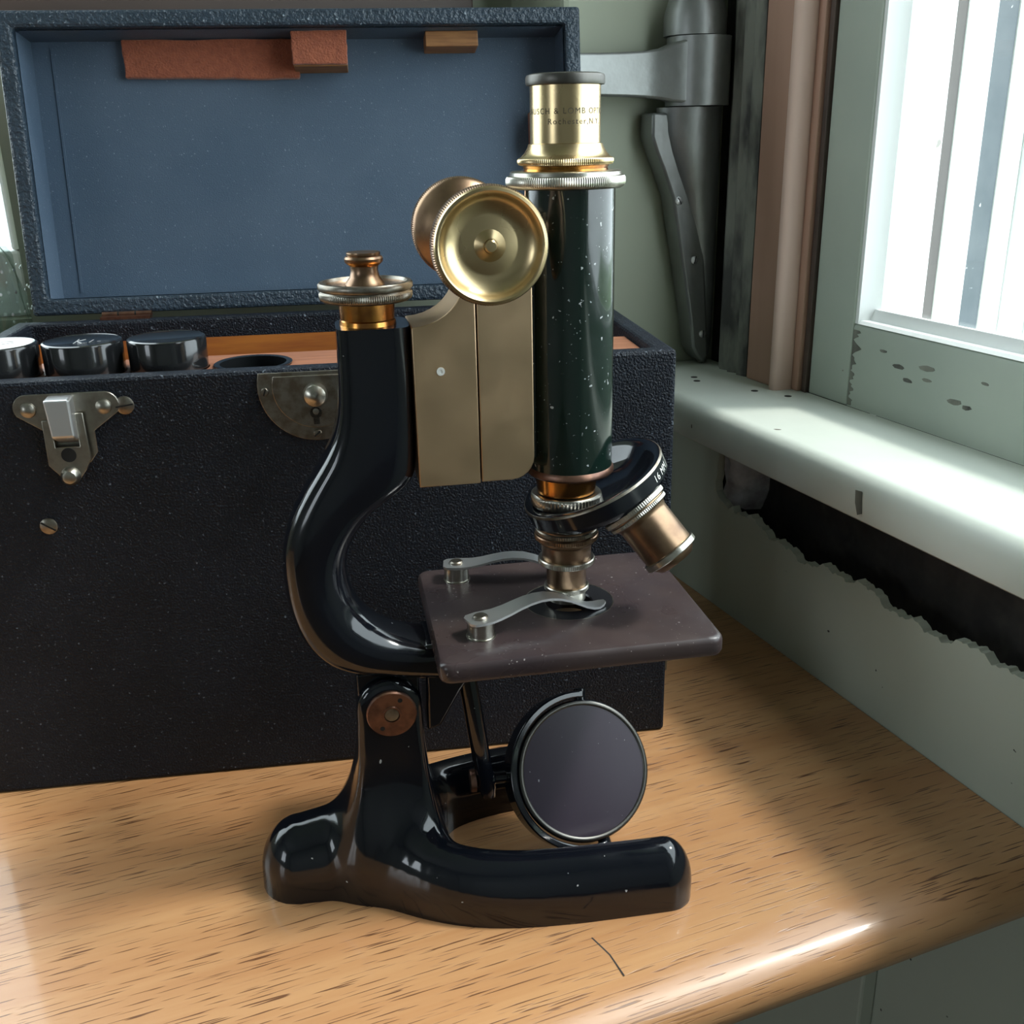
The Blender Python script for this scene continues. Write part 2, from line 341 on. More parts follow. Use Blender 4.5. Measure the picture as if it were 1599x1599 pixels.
# ---- sash
sash = empty('window_1', (388, 0, 130)); struct(sash, 'grey-green painted window sash with flaking paint')
def sb(name, a, b, mt='sash_paint', bev=1.0):
    q = MB().box((a[0] - 388, a[1], a[2] - 130), (b[0] - 388, b[1], b[2] - 130)); return q.build(name, mt, sash, smooth=0, bevel=bev)
sb('stile', (388, 464, 130), (410, 499, FH)); 
rail = MB().prism([(0, 0.2), (0, 45), (0.8, 46.5), (2.5, 47), (6, 46), (10, 49), (22, 49), (22, 0.2)], ((0, 0, 0), (1, 0, 0), (0, 0, 1), (0, 1, 0)), -470, 463.4).build('bottom_rail', 'sash_paint', sash, smooth=30)
sb('stile', (388, -500, 130), (410, -470, FH)); sb('top_rail', (388, -470, FH - 45), (410, 463.4, FH))
# white glazing bead round the glass
gb = MB(); gb.prism([(0.6, 47.3), (2.5, 49), (7.5, 49), (9.5, 55), (12, 55), (12, 47)], ((0, 0, 0), (1, 0, 0), (0, 0, 1), (0, 1, 0)), -468, 461); gb.build('glazing_bead', 'white_paint', sash, smooth=30)
gb = MB(); gb.prism([(1.0, 464), (1.0, 461.5), (8, 459.5), (12, 457), (12, 464)], ((0, 0, 0), (1, 0, 0), (0, 1, 0), (0, 0, 1)), 47.2, FH - 130 - 45); gb.build('glazing_bead', 'white_paint', sash, smooth=30)
sb('pane', (401.5, -469, 177), (403, 463, FH - 45), 'glass', 0)
flake = MB()
fp = [(463.2, 1)]
for k in range(40):
    z0 = 1 + k * 1.1; wd = 2.2 + 1.6 * math.sin(k * .9) + 1.2 * math.sin(k * 2.3 + 1) + (3 if 28 < k < 33 or k > 37 else 0); fp.append((463.2 - max(wd, .3), z0))
fp.append((463.2, 44)); flake.prism(fp, ((-0.15, 0, 0), (0, 1, 0), (0, 0, 1), (1, 0, 0)), 0, 0.1)
flake.build('flaked_patch', 'old_paint', sash, smooth=0)
for (y, z, a, b) in ((425, 30, 6, 1.6), (418, 24, 5, 1.4), (405, 33, 7, 1.8), (404, 27, 5, 1.3), (384, 20, 6, 2.2), (376, 19, 4, 1.6), (438, 36, 4, 1.0), (366, 33, 3, 1)):
    MB().prism([(y + a * math.cos(t) * random.uniform(.6, 1), z + b * math.sin(t) * random.uniform(.6, 1)) for t in [i * 0.785 for i in range(8)]], ((-0.12, 0, 0), (0, 1, 0), (0, 0, 1), (1, 0, 0)), 0, 0.1).build('paint_chip', 'old_paint', sash, smooth=0)

# ---- outside: jamb reveal tracks seen through the glass
out = empty('window_2', (420, 466, 130)); struct(out, 'white storm window tracks outside the glass')
def tb(name, x0, x1, y0, mt, bev=1.0, z0=-10):
    return MB().box((x0 - 420, y0 - 466, z0), (x1 - 420, 6, FH - 130)).build(name, mt, out, smooth=0, bevel=bev)
tb('white_board', 411, 439.5, 467, 'white_paint'); tb('grey_strip', 439.5, 446, 467.3, 'grey_track', 0); tb('white_board', 446, 467, 466.5, 'white_paint')
tb('dark_track', 467, 482, 468, 'blue_track', 0)
for k, (a, b, y) in enumerate(((482, 490, 467), (490, 500, 469), (500, 508, 466.5), (508, 521, 468.5), (521, 535, 466.5))):
    tb('white_board', a, b, y, 'white_paint', 1.6)
MB().box((-9, -960, -4), (120, 4, 14)).build('outer_sill', 'white_paint', out, smooth=0, bevel=2)
# ---- second window (left, in the back wall)
w2 = empty('window_3', (-500, 720, 180)); struct(w2, 'white framed window in the back wall')
for a, b in (((-460, -8, 0), (457, 30, 40)), ((-460, -8, 1000), (457, 30, 1040)), ((-460, -8, 40), (-425, 30, 1000)), ((452, -8, 40), (457, 30, 1000))):
    MB().box(a, b).build('frame_bar', 'white_paint', w2, smooth=0, bevel=2)
MB().box((-425, 8, 40), (452, 10, 1000)).build('pane', 'glass', w2, smooth=0)
# ---- ground and neighbouring wall outside
struct(MB().box((500, -6000, -1200), (12000, 12000, -1150)).build('ground_outside', 'grass', smooth=0))
struct(MB().box((-9000, 800, -1200), (500, 12000, -1150)).build('ground_outside', 'grass', smooth=0))

# ================================================================== TABLE
table = empty('table', (-200, 470, -26), label='honey varnished wooden table with rounded front edge against the window wall', cat='table')
tp = [(699, -26), (246, -26), (239, -24.5), (234, -20), (232, -14), (233, -8), (237, -3.6), (243, -1.2), (250, -0.3), (258, 0), (699, 0)]
MB().prism([(a - 470, b + 26) for a, b in tp], ((200, 0, 0), (0, 1, 0), (0, 0, 1), (1, 0, 0)), -760, 329.5).build('table_top', 'table', table, smooth=50)
MB().prism([(133.5, 272), (134.1, 272), (136.4, 262), (136.6, 251), (136.1, 251), (135.8, 262)], ((200, -470, 26.02), (1, 0, 0), (0, 1, 0), (0, 0, 1)), 0, 0.06).build('joint_crack', 'grime', table, smooth=0)
for x in (-690 + 200, 290 + 200):
    for y in (560 - 470, 670 - 470): MB().box((x - 22, y - 22, -734), (x + 22, y + 22, 0)).build('leg', 'table', table, smooth=0, bevel=3)

# ================================================================== CARRYING CASE
CP = (228.467, 385.224); CA = math.atan2(-0.23605432, 0.97173986)
case = empty('carrying_case', (CP[0], CP[1], 0), CA, 'open black leatherette carrying case with blue lined lid', 'case')
S0, S1, D, ZT, T = -319.0, 0.0, 155.0, 191.0, 9.0
def shell(s0, s1, o0, o1, z0, z1, t, lip):
    """open-topped box with thick walls: outer skin, rim, inner leather lip"""
    b = MB()
    O = [(s0, o0), (s1, o0), (s1, o1), (s0, o1)]; I = [(s0 + t, o0 + t), (s1 - t, o0 + t), (s1 - t, o1 - t), (s0 + t, o1 - t)]
    vs = [(x, y, z0) for x, y in O] + [(x, y, z1) for x, y in O] + [(x, y, z1) for x, y in I] + [(x, y, z1 - lip) for x, y in I]
    fs = [(3, 2, 1, 0)]
    for i in range(4):
        j = (i + 1) % 4
        fs += [(i, j, 4 + j, 4 + i), (4 + i, 4 + j, 8 + j, 8 + i), (8 + i, 8 + j, 12 + j, 12 + i)]
    return b.add(vs, fs)
shell(S0, S1, 0, D, 0.2, ZT, T, 11).build('body', 'leather', case, smooth=0, bevel=1.6, fixn=False)
lin = MB(); t = T + 0.3
vs = []
for zz_ in (ZT - 10.8, 8):
    vs += [(S0 + t, t, zz_), (S1 - t, t, zz_), (S1 - t, D - t, zz_), (S0 + t, D - t, zz_)]
lin.add(vs, [(0, 4, 5, 1), (1, 5, 6, 2), (2, 6, 7, 3), (3, 7, 4, 0), (4, 7, 6, 5)])
lin.build('wood_lining', 'box_wood', case, smooth=0)
# front tray with four round holes
def tray_board(s0, s1, o0, o1, z0, z1, holes, n=28):
    b = MB(); xs = [s0] + [(a[0] + c[0]) / 2 for a, c in zip(holes, holes[1:])] + [s1]
    for (hx, hy, r), xa, xb in zip(holes, xs, xs[1:]):
        ring = [(hx + r * math.cos(2 * math.pi * i / n), hy + r * math.sin(2 * math.pi * i / n)) for i in range(n)]
        outer = []
        for (x, y) in ring:
            dx, dy = x - hx, y - hy
            k = min([q for q in (((xb - hx) / dx if dx > 1e-6 else 9e9), ((xa - hx) / dx if dx < -1e-6 else 9e9), ((o1 - hy) / dy if dy > 1e-6 else 9e9), ((o0 - hy) / dy if dy < -1e-6 else 9e9))])
            outer.append((hx + dx * k, hy + dy * k))
        vs = [(x, y, z1) for x, y in ring] + [(x, y, z1) for x, y in outer] + [(x, y, z0) for x, y in ring]
        fs = []
        for i in range(n):
            j = (i + 1) % n; fs += [(i, n + i, n + j, j), (i, j, 2 * n + j, 2 * n + i)]
        b.add(vs, fs)
        for cx, cy in ((xa, o0), (xb, o0), (xb, o1), (xa, o1)):
            # corner filler
            th = math.atan2(cy - hy, cx - hx) % (2 * math.pi); i = int(th / (2 * math.pi) * n); j = (i + 1) % n
            b.add([(cx, cy, z1), (*outer[i], z1), (*outer[j], z1)], [(0, 2, 1)])
    b.box((s0, o1, z0 - 8), (s1, o1 + 2.5, z1))
    return b
HO = [(-289, 30, 16.8), (-254, 30, 16.8), (-219, 30, 16.8), (-183.5, 30, 16.8)]
tray_board(S0 + T + 1, S1 - T - 1, T + 1, 52, 176, 187.5, HO).build('tray', 'tray_wood', case, smooth=0)
# lid
LA = rad(8)
LO = np.array([0, 157.0, 193.6]); ET = np.array([0, math.sin(LA), math.cos(LA)]); EW = np.array([0, math.cos(LA), -math.sin(LA)]); ES = np.array([1.0, 0, 0])
LS0, LS1, LL, LD, LT = -311.0, -7.0, 153.0, 34.0, 8.5
def LP(s_, t_, w_): return LO + ES * s_ + ET * t_ + EW * w_
lid = MB()
Oc = [(LS0, 0), (LS1, 0), (LS1, LL), (LS0, LL)]; Ic = [(LS0 + LT, LT), (LS1 - LT, LT), (LS1 - LT, LL - LT), (LS0 + LT, LL - LT)]
vs = [LP(a, b, LD) for a, b in Oc] + [LP(a, b, 0) for a, b in Oc] + [LP(a, b, 0) for a, b in Ic] + [LP(a, b, 8) for a, b in Ic]
fs = [(0, 1, 2, 3)]
for i in range(4):
    j = (i + 1) % 4; fs += [(i, 4 + i, 4 + j, j), (4 + i, 8 + i, 8 + j, 4 + j), (8 + i, 12 + i, 12 + j, 8 + j)]
lid_o = lid.add(vs, fs).build('lid', 'leather_lit', case, smooth=0, bevel=1.6)
li = MB(); e = 0.35
Lc = [(LS0 + LT + e, LT + e), (LS1 - LT - e, LT + e), (LS1 - LT - e, LL - LT - e), (LS0 + LT + e, LL - LT - e)]
vs = [LP(a, b, 5) for a, b in Lc] + [LP(a, b, 30) for a, b in Lc]
li.add(vs, [(4, 7, 6, 5)] + [(i, 4 + i, 4 + (i + 1) % 4, (i + 1) % 4) for i in range(4)])
li.build('lid_lining', 'lining', lid_o, smooth=0)
# glued paper fold along the left inside wall
MB().prism([(LS0 + LT + 10, 12), (LS0 + LT + 11.2, 12), (LS0 + LT + 11.2, LL - 12), (LS0 + LT + 10, LL - 12)], (LO, ES, ET, EW), 29.4, 30.2).build('lining_fold', 'lining', lid_o, smooth=0)
LF = (LO, ES, ET, EW)
def rag(poly, amp=0.5, n=6):
    o = []
    for a, b in zip(poly, poly[1:] + poly[:1]):
        for k in range(n):
            t_ = k / n; o.append((a[0] + (b[0] - a[0]) * t_ + random.uniform(-amp, amp), a[1] + (b[1] - a[1]) * t_ + random.uniform(-amp, amp)))
    return o
MB().prism(rag([(-254, 124.5), (-161, 123), (-160, 143.5), (-254.5, 144)], 0.35, 10), LF, 25, 30).build('felt_strip', 'felt', lid_o, smooth=0, bevel=0.7)
MB().prism([(-163, 126.5), (-134, 126.5), (-134, 144), (-163, 144)], LF, 11.5, 30).build('wooden_block', 'block_wood', lid_o, smooth=0, bevel=0.5)
MB().prism(rag([(-163.3, 127), (-133.7, 127), (-133.7, 144), (-163.3, 144)], 0.25, 6), LF, 8.5, 11.5).build('felt_pad', 'felt', lid_o, smooth=0, bevel=0.7)
MB().prism([(-91, 136), (-62, 136), (-62, 144), (-91, 144)], LF, 12, 30).build('wooden_block', 'block_wood', lid_o, smooth=0, bevel=0.5)
MB().prism([(-33, 80), (-16, 80), (-16, 103), (-33, 103)], LF, 16, 30).build('wooden_block', 'felt', lid_o, smooth=0, bevel=0.5)
# hinges between body and lid
for s_ in (-262, -50):
    h = MB(); h.box((s_ - 13, 150, 189.5), (s_ + 13, 156.5, 192.6)); 
    h.lathe([(0, -13), (1.5, -13), (1.5, 13), (0, 13)], O=(s_, 156.5, 193), ax=(1, 0, 0), n=12)
    hg = h.build('hinge', 'copper', case, smooth=40)
    for k in (-4.5, 4.5): MB().lathe([(1.65, -0.4), (1.65, 0.4)], O=(s_ + k, 156.5, 193), ax=(1, 0, 0), n=12).build('hinge_gap', 'void', hg)
# front hardware : frame (s, z), outward = -o
FF = ((0, 0, 0), (1, 0, 0), (0, 0, 1), (0, -1, 0))
def screw(name, parent, s_, z_, r, ang, mt='latch', h0=0.0):
    o = MB().lathe([(r, h0 - 0.4), (r, h0 + 0.5), (r * .8, h0 + 0.95), (0, h0 + 1.15)], O=(s_, 0, z_), ax=(0, -1, 0), n=20).build(name, mt, parent)
    c, s = math.cos(rad(ang)), math.sin(rad(ang)); a = r * .92; q = 0.32
    MB().prism([(s_ + c * a - s * q, z_ + s * a + c * q), (s_ - c * a - s * q, z_ - s * a + c * q), (s_ - c * a + s * q, z_ - s * a - c * q), (s_ + c * a + s * q, z_ + s * a - c * q)], FF, h0 + 0.75, h0 + 1.22).build('screw_slot', 'void', o, smooth=0)
    return o
def arcs(segs):
    o = []
    for s_ in segs:
        o += circ(s_[0], s_[1], s_[2], s_[5] if len(s_) > 5 else 10, s_[3], s_[4]) if len(s_) > 3 else [s_]
    return o
lc, lz = -256.0, 179.5
plate = arcs([(lc - 15.2, lz + 0.6, 5.6, 90, 215), (lc - 9, lz - 10), (lc - 8.5, lz - 19), (lc - 6, lz - 23.5), (lc + 6, lz - 23.5), (lc + 9.5, lz - 19), (lc + 9.5, lz - 10), (lc + 15.2, lz + 0.6, 5.6, -35, 90)])
latch = MB().prism(plate, FF, 0, 1.1).build('latch', 'latch', case, smooth=30, bevel=0.3)
loopo = [(lc - 9.6, lz - 8), (lc + 7.0, lz - 8), (lc + 7.4, lz - 21), (lc + 4.5, lz - 26), (lc + 1.0, lz - 29), (lc - 4.5, lz - 29), (lc - 7, lz - 27.5), (lc - 9.8, lz - 22.5)]
lev = MB()
lev.prism([(lc - 9.6, lz - 4), (lc - 6.0, lz - 4), (lc - 6.0, lz - 15.5), (lc + 3.6, lz - 15.5), (lc + 3.6, lz - 1.5), (lc + 6.8, lz - 1.5), (lc + 7.2, lz - 21), (lc + 4.4, lz - 26), (lc + 1.2, lz - 30), (lc - 1.6, lz - 32), (lc - 4.6, lz - 30), (lc - 6.5, lz - 27), (lc - 9.8, lz - 23)], FF, 3.0, 4.4)
lever = lev.build('latch_lever', 'latch', latch, smooth=30, bevel=0.3)
MB().lathe([(4.0, 4.2), (3.8, 6.0), (2.6, 7.6), (0, 8.3)], O=(lc - 1.7, 0, lz - 27.6), ax=(0, -1, 0), n=24).build('thumb_stud', 'latch', latch)
MB().lathe([(3.0, 4.4), (3.0, 4.55), (0, 4.55)], O=(lc - 1.2, 0, lz - 18.8), ax=(0, -1, 0), n=20).build('lever_hole', 'void', latch).scale = (1, 1, 1)
MB().add([(lc - 6.6, -1, lz + 5.6), (lc + 3.4, -1, lz + 5.6), (lc + 3.8, -1, lz - 14.5), (lc - 5.2, -1, lz - 14.5), (lc - 6.6, -8.5, lz + 5.0), (lc + 3.4, -8.5, lz + 5.0), (lc + 3.8, -9.5, lz - 10.2), (lc - 5.2, -9.5, lz - 10.2)],
         [(4, 5, 6, 7), (0, 1, 5, 4), (1, 2, 6, 5), (2, 3, 7, 6), (3, 0, 4, 7), (0, 3, 2, 1)]).build('latch_catch', 'steel', latch, smooth=0, bevel=0.8)
for k in (-14.8, 14.6):
    MB().lathe([(3.3, 0.9), (3.0, 2.0), (1.8, 2.9), (0, 3.2)], O=(lc + k, 0, lz), ax=(0, -1, 0), n=22).build('rivet', 'latch', latch)
screw('front_screw', case, -233.3, 179.3, 3.8, 8, 'dark_nickel'); screw('front_screw', case, -271.5, 129, 3.6, -35, 'dark_nickel')
kc, kz = -156.0, 186.5
lock = MB().prism(circ(kc, 183.6, 23.6, 34, 165, 375), FF, 0, 1.0).build('lock_plate', 'dark_nickel', case, smooth=30, bevel=0.3)
MB().prism(circ(kc, 183.4, 17.6, 30, 164, 376), FF, 1.0, 2.2).build('lock_face', 'dark_nickel', lock, smooth=30, bevel=0.35)
MB().lathe([(5.0, 2.0), (5.2, 4.0), (4.4, 6.3), (2.4, 7.7), (0, 8.2)], O=(kc, 0, kz - 6.2), ax=(0, -1, 0), n=28).build('lock_stud', 'nickel', lock)
MB().prism(circ(kc - 0.4, kz - 14.2, 2.5, 18, -60, 240) + [(kc - 1.6, kz - 19.2), (kc + 0.9, kz - 19.2)], FF, 2.05, 2.2).build('keyhole', 'void', lock, smooth=0)
MB().lathe([(1.3, 2.1), (1.3, 2.7), (0, 2.9)], O=(kc - 0.4, 0, kz - 13.6), ax=(0, -1, 0), n=14).build('key_pin', 'latch', lock)
screw('plate_screw', lock, kc - 20.6, kz - 4.5, 1.7, 70, 'dark_nickel', 1.0); screw('plate_screw', lock, kc - 0.5, kz - 23.4, 1.8, 40, 'dark_nickel', 1.0)
# small hook on the right side wall
MB().tube([(0, 22, 34), (3.5, 21, 33.5), (5, 20, 28), (5, 20, 23), (3, 20.5, 20), (0, 22, 20)], 1.5, 8).build('side_hook', 'dark_nickel', case)

# ================================================================== CANISTERS IN THE TRAY
ca, sa = math.cos(CA), math.sin(CA)
def case_pt(s_, o_, z_): return (CP[0] + ca * s_ - sa * o_, CP[1] + sa * s_ + ca * o_, z_)
capp = [(0, 0), (15.4, 0), (15.4, 13.5), (16.4, 14), (16.5, 26.4), (16.2, 27.2), (15.4, 27.6), (14.8, 27.3), (0, 27.2)]
labs = ['round black canister with a pale worn lid, nearest the side end of the tray',
        'round black canister with scratched lettering on its lid, between two other canisters',
        'round black canister with a smooth dark lid beside the empty socket in the tray']
def canister(i):
    s_, o_, _ = HO[i]
    c = empty('objective_canister', case_pt(s_, o_, 174), CA, labs[i], 'canister', 'canisters in the case tray')
    MB().lathe(capp[:3] + [(0, 13.5)], n=48).build('body', 'bakelite', c)
    cap = MB().lathe([(0, 13.6)] + capp[3:], n=48).build('cap', 'bakelite', c, smooth=30)
    return c, cap
M['pale_lid'] = mat('worn_pale_lid', (0.62, 0.63, 0.60), 0.4, var=((0.45, 0.46, 0.43), 120, 0.4, 0.65))
c, cap = canister(0)
MB().lathe([(0, 27.5), (14.6, 27.5), (14.6, 27.2)], n=48).build('lid_disc', 'pale_lid', cap)
for a, b in (((-6, -4), (-1, 3)), ((-1, 3), (0, -3)), ((3, -2), (7, 1)), ((1, 4), (6, 4))):
    d = np.array(b) - np.array(a); nn = np.array([-d[1], d[0]]) / np.linalg.norm(d) * .3
    MB().prism([tuple(np.array(a) + nn), tuple(np.array(b) + nn), tuple(np.array(b) - nn), tuple(np.array(a) - nn)], ((0, 0, 27.5), (1, 0, 0), (0, 1, 0), (0, 0, 1)), 0, 0.05).build('scratch', 'void', cap, smooth=0)
c, cap = canister(1)
for a, b in (((-2, -6), (-2, 4)), ((-2, -1), (1, 3)), ((-2, -1), (1, -5)), ((4, -4), (4.6, 1.5)), ((7, -3), (9.5, -2.5))):
    d = np.array(b) - np.array(a); nn = np.array([-d[1], d[0]]) / np.linalg.norm(d) * .25
    MB().prism([tuple(np.array(a) + nn), tuple(np.array(b) + nn), tuple(np.array(b) - nn), tuple(np.array(a) - nn)], ((0, 0, 27.2), (1, 0, 0), (0, 1, 0), (0, 0, 1)), 0, 0.06).build('scratch', 'steel', cap, smooth=0)
canister(2)
s_, o_, _ = HO[3]
sock = empty('canister_socket', case_pt(s_, o_, 160), CA, 'empty open black canister sunk flush in the tray', 'canister', 'canisters in the case tray')
MB().lathe([(0, 0), (15.6, 0), (15.6, 27.8), (16.9, 27.9), (17.0, 28.4), (16.4, 28.7), (14.4, 28.4), (14.2, 2), (0, 2)], n=48).build('cup', 'bakelite', sock, smooth=40)

# ================================================================== MICROSCOPE
UA = rad(-11.5); MO = (149.03, 325.51)
mic = empty('microscope', (MO[0], MO[1], 0), UA, 'antique black enamel and brass microscope on horseshoe base', 'microscope')
# ---------- horseshoe base and pillar as one casting (smooth blended field, surface nets)
def surface_nets(F, org, h):
    nx, ny, nz = F.shape; ins = F < 0
    cs = np.zeros((nx - 1, ny - 1, nz - 1, 3)); cnt = np.zeros((nx - 1, ny - 1, nz - 1))
    corners = [(i, j, k) for i in (0, 1) for j in (0, 1) for k in (0, 1)]
    def sub(A, c): return A[c[0]:nx - 1 + c[0], c[1]:ny - 1 + c[1], c[2]:nz - 1 + c[2]]
    for a in corners:
        for ax in range(3):
            if a[ax]: continue
            b = list(a); b[ax] = 1; fa, fb = sub(F, a), sub(F, b)
            cr = (fa < 0) != (fb < 0); t = np.where(cr, fa / np.where(cr, fa - fb, 1), 0)
            for q in range(3): cs[..., q] += np.where(cr, a[q] + (t if q == ax else 0), 0)
            cnt += cr
    act = cnt > 0; idx = -np.ones(act.shape, int); idx[act] = np.arange(act.sum())
    I = np.argwhere(act); V = org + h * (I + cs[act] / cnt[act][:, None])
    faces = []
    for ax in range(3):
        b, c = [q for q in range(3) if q != ax]
        s0 = [slice(1, -1)] * 3; s1 = [slice(1, -1)] * 3; s0[ax] = slice(0, -1); s1[ax] = slice(1, None)
        A, B = ins[tuple(s0)], ins[tuple(s1)]
        P = np.argwhere(A != B); off = np.ones(3, int); off[ax] = 0; P = P + off
        for p in P:
            def g(db, dc):
                q = p.copy(); q[b] -= db; q[c] -= dc; return idx[tuple(q)]
            faces.append((g(0, 0), g(1, 0), g(1, 1), g(0, 1)))
    return V, faces
def base_mesh():
    h = 1.1; org = np.array([-133.0, -55.0, -2.75]); n = (164, 101, 92)
    U, Vv, Z = np.meshgrid(*[org[i] + h * np.arange(n[i]) for i in range(3)], indexing='ij')
    def seg(a, b, ra, rb, ca_, cb_, flare=0.10, low=7.0):
        ax, ay = a; bx, by = b; dx, dy = bx - ax, by - ay
        t = np.clip(((U - ax) * dx + (Vv - ay) * dy) / (dx * dx + dy * dy), 0, 1)
        hd = np.hypot(U - ax - t * dx, Vv - ay - t * dy); cz = ca_ + t * (cb_ - ca_); r = ra + t * (rb - ra)
        top = cz + r; cl = np.minimum(low + 0 * cz, cz); zz2 = np.maximum(Z - cl, 0) * r / (top - cl); r2 = r + flare * np.maximum(cl - Z, 0)
        return np.hypot(hd, zz2) - r2
    def smin(a, b, k):
        hh = np.clip(0.5 + 0.5 * (b - a) / k, 0, 1); return b + (a - b) * hh - k * hh * (1 - hh)
    f = seg((-110, 0), (-72, 0), 15.5, 17.5, 13, 19, 0.03)
    ctl = np.array([(-80, 6, 14, 20), (-66, 19, 12, 17.5), (-52, 28.5, 11, 15.5), (-35, 34.5, 10.8, 14.5), (-10, 37.3, 10.8, 14.3), (29, 37.6, 10.8, 14.3)], float)
    par = np.linspace(0, 5, 19); ctl = np.stack([np.interp(par, range(6), ctl[:, q]) for q in range(4)], 1)
    for _ in range(6): ctl[1:-1] = 0.25 * ctl[:-2] + 0.5 * ctl[1:-1] + 0.25 * ctl[2:]
    path = [tuple(q[:2]) for q in ctl]; rr = ctl[:, 2]; cc = ctl[:, 3]
    for sgn in (1, -1):
        pr = None
        for i in range(len(path) - 1):
            a = (path[i][0], sgn * path[i][1]); b = (path[i + 1][0], sgn * path[i + 1][1])
            q = seg(a, b, rr[i], rr[i + 1], cc[i], cc[i + 1], -0.02); pr = q if pr is None else np.minimum(pr, q)
        f = smin(f, pr, 9.0)
    # pillar
    t = np.clip((80 - Z) / 62.0, 0, 1); rp = 12.2 + 4.2 * t ** 1.5
    cu = -71.2 + 0.0 * t
    zz2 = np.maximum(Z - 80, 0); du = np.hypot(U - cu, zz2) - rp; dv = np.abs(Vv) - (13.2 + 3 * t ** 3)
    du3, dv3 = du + 3, dv + 3
    pil = np.minimum(np.maximum(du3, dv3), 0) + np.hypot(np.maximum(du3, 0), np.maximum(dv3, 0)) - 3
    f = smin(f, pil, 13.0)
    # underside arch of the casting, flat ground plane
    f = np.maximum(f, -(Z + 1.4))
    V, fc = surface_nets(f, org, h)
    fa = np.array(fc); e0 = fa.ravel(); e1 = np.roll(fa, -1, axis=1).ravel()
    low = V[:, 2] < -0.9
    for it in range(14):
        acc = np.zeros_like(V); ct = np.zeros(len(V))
        np.add.at(acc, e0, V[e1]); np.add.at(acc, e1, V[e0]); np.add.at(ct, e0, 1); np.add.at(ct, e1, 1)
        lam = 0.55 if it % 2 == 0 else -0.57
        Vn = V + lam * (acc / ct[:, None] - V); Vn[low] = V[low]; V = Vn
    V[:, 2] = np.maximum(V[:, 2], 0.0)
    return MB().add(V.tolist(), fc)
base = base_mesh().build('base', 'enamel', mic, smooth=70)
# inclination joint disc on each side
for sg in (-1, 1):
    d = MB().lathe([(9.4, 12.5), (9.4, 14.2), (8.9, 14.8), (3.6, 14.8), (3.3, 15.3), (2.9, 15.3), (2.7, 14.4), (0, 14.4)], O=(-70.6, 0, 79.2), ax=(0, sg, 0), n=48).build('joint_disc', 'copper', mic)
    for a in (60, 235): MB().lathe([(0.9, 14.7), (0.9, 14.9), (0, 14.9)], O=(-70.6 + 6.6 * math.cos(rad(a)), 0, 79.2 + 6.6 * math.sin(rad(a))), ax=(0, sg, 0), n=12).build('spanner_hole', 'void', d)
    MB().lathe([(2.6, 14.5), (2.6, 14.9), (0, 15.1)], O=(-70.6, 0, 79.2), ax=(0, sg, 0), n=20).build('joint_pin', 'dark_nickel', d)
# ---------- curved arm
def sup(o, i, hv, ex=3.2, n=36):
    (ou, oz), (iu, iz) = o, i; cu, cz = (ou + iu) / 2, (oz + iz) / 2; du, dz = (iu - ou) / 2, (iz - oz) / 2
    r = []
    for k in range(n):
        a = 2 * math.pi * k / n; c, s = math.cos(a), math.sin(a)
        p = math.copysign(abs(c) ** (2 / ex), c); q = math.copysign(abs(s) ** (2 / ex), s)
        r.append((cu + p * du, q * hv, cz + p * dz))
    return r
st = [((-80, 221.5), (-55.6, 221.5), 12, 5), ((-80.3, 205), (-55.6, 205), 12, 5), ((-81.2, 192), (-55.6, 190), 12, 4.5), ((-84.0, 183), (-55.6, 178), 12, 4), ((-88.5, 175), (-56, 168), 12, 3.5),
      ((-93.8, 167.5), (-62.5, 162.2), 12, 3.2), ((-98.5, 160), (-70.2, 157.8), 12, 3.0), ((-102.5, 152), (-76.2, 151.5), 12, 2.8), ((-104.8, 143), (-80.6, 144.3), 12, 2.6), ((-105.3, 134), (-82.8, 137), 12, 2.5), ((-105, 124), (-82.6, 129), 12.3, 2.4),
      ((-103.2, 114.5), (-80.2, 121.5), 12.8, 2.4), ((-99.3, 105), (-76, 115.3), 13.2, 2.4), ((-93, 97.5), (-70.5, 110.5), 13.5, 2.5), ((-84, 93.5), (-65, 107.2), 13.5, 2.7), ((-73, 91.8), (-60, 105.6), 13.5, 3), ((-62, 90.5), (-55.5, 104), 13.5, 3.4), ((-53, 89.5), (-50, 103.5), 13.2, 4)]
arm_r = []
for a, b in zip(st, st[1:]):
    for k in range(3):
        t_ = k / 3; arm_r.append(sup(tuple(np.array(a[0]) * (1 - t_) + np.array(b[0]) * t_), tuple(np.array(a[1]) * (1 - t_) + np.array(b[1]) * t_), a[2] * (1 - t_) + b[2] * t_, a[3] * (1 - t_) + b[3] * t_))
arm_r.append(sup(*st[-1]))
arm_r = np.array(arm_r)
for _ in range(2): arm_r[1:-1] = 0.25 * arm_r[:-2] + 0.5 * arm_r[1:-1] + 0.25 * arm_r[2:]
arm_r[0] = np.array(sup(*st[0])); 
MB().loft(arm_r.tolist()).build('arm', 'enamel', mic, smooth=60)
# knuckle below the arm and bracket that carries the stage
MB().prism(circ(-71, 79.5, 11.4, 24, 180, 360) + [(-59.6, 94), (-82.4, 94)], ((0, 0, 0), (1, 0, 0), (0, 0, 1), (0, 1, 0)), -9, 9).build('knuckle', 'enamel', mic, smooth=40, bevel=0.6)
MB().prism([(-57, 89), (-57, 104.2), (-36, 104.2), (-36, 96), (-44, 84), (-52, 70), (-57.5, 68)], ((0, 0, 0), (1, 0, 0), (0, 0, 1), (0, 1, 0)), -11, 11).build('stage_bracket', 'enamel', mic, smooth=40, bevel=1.2)
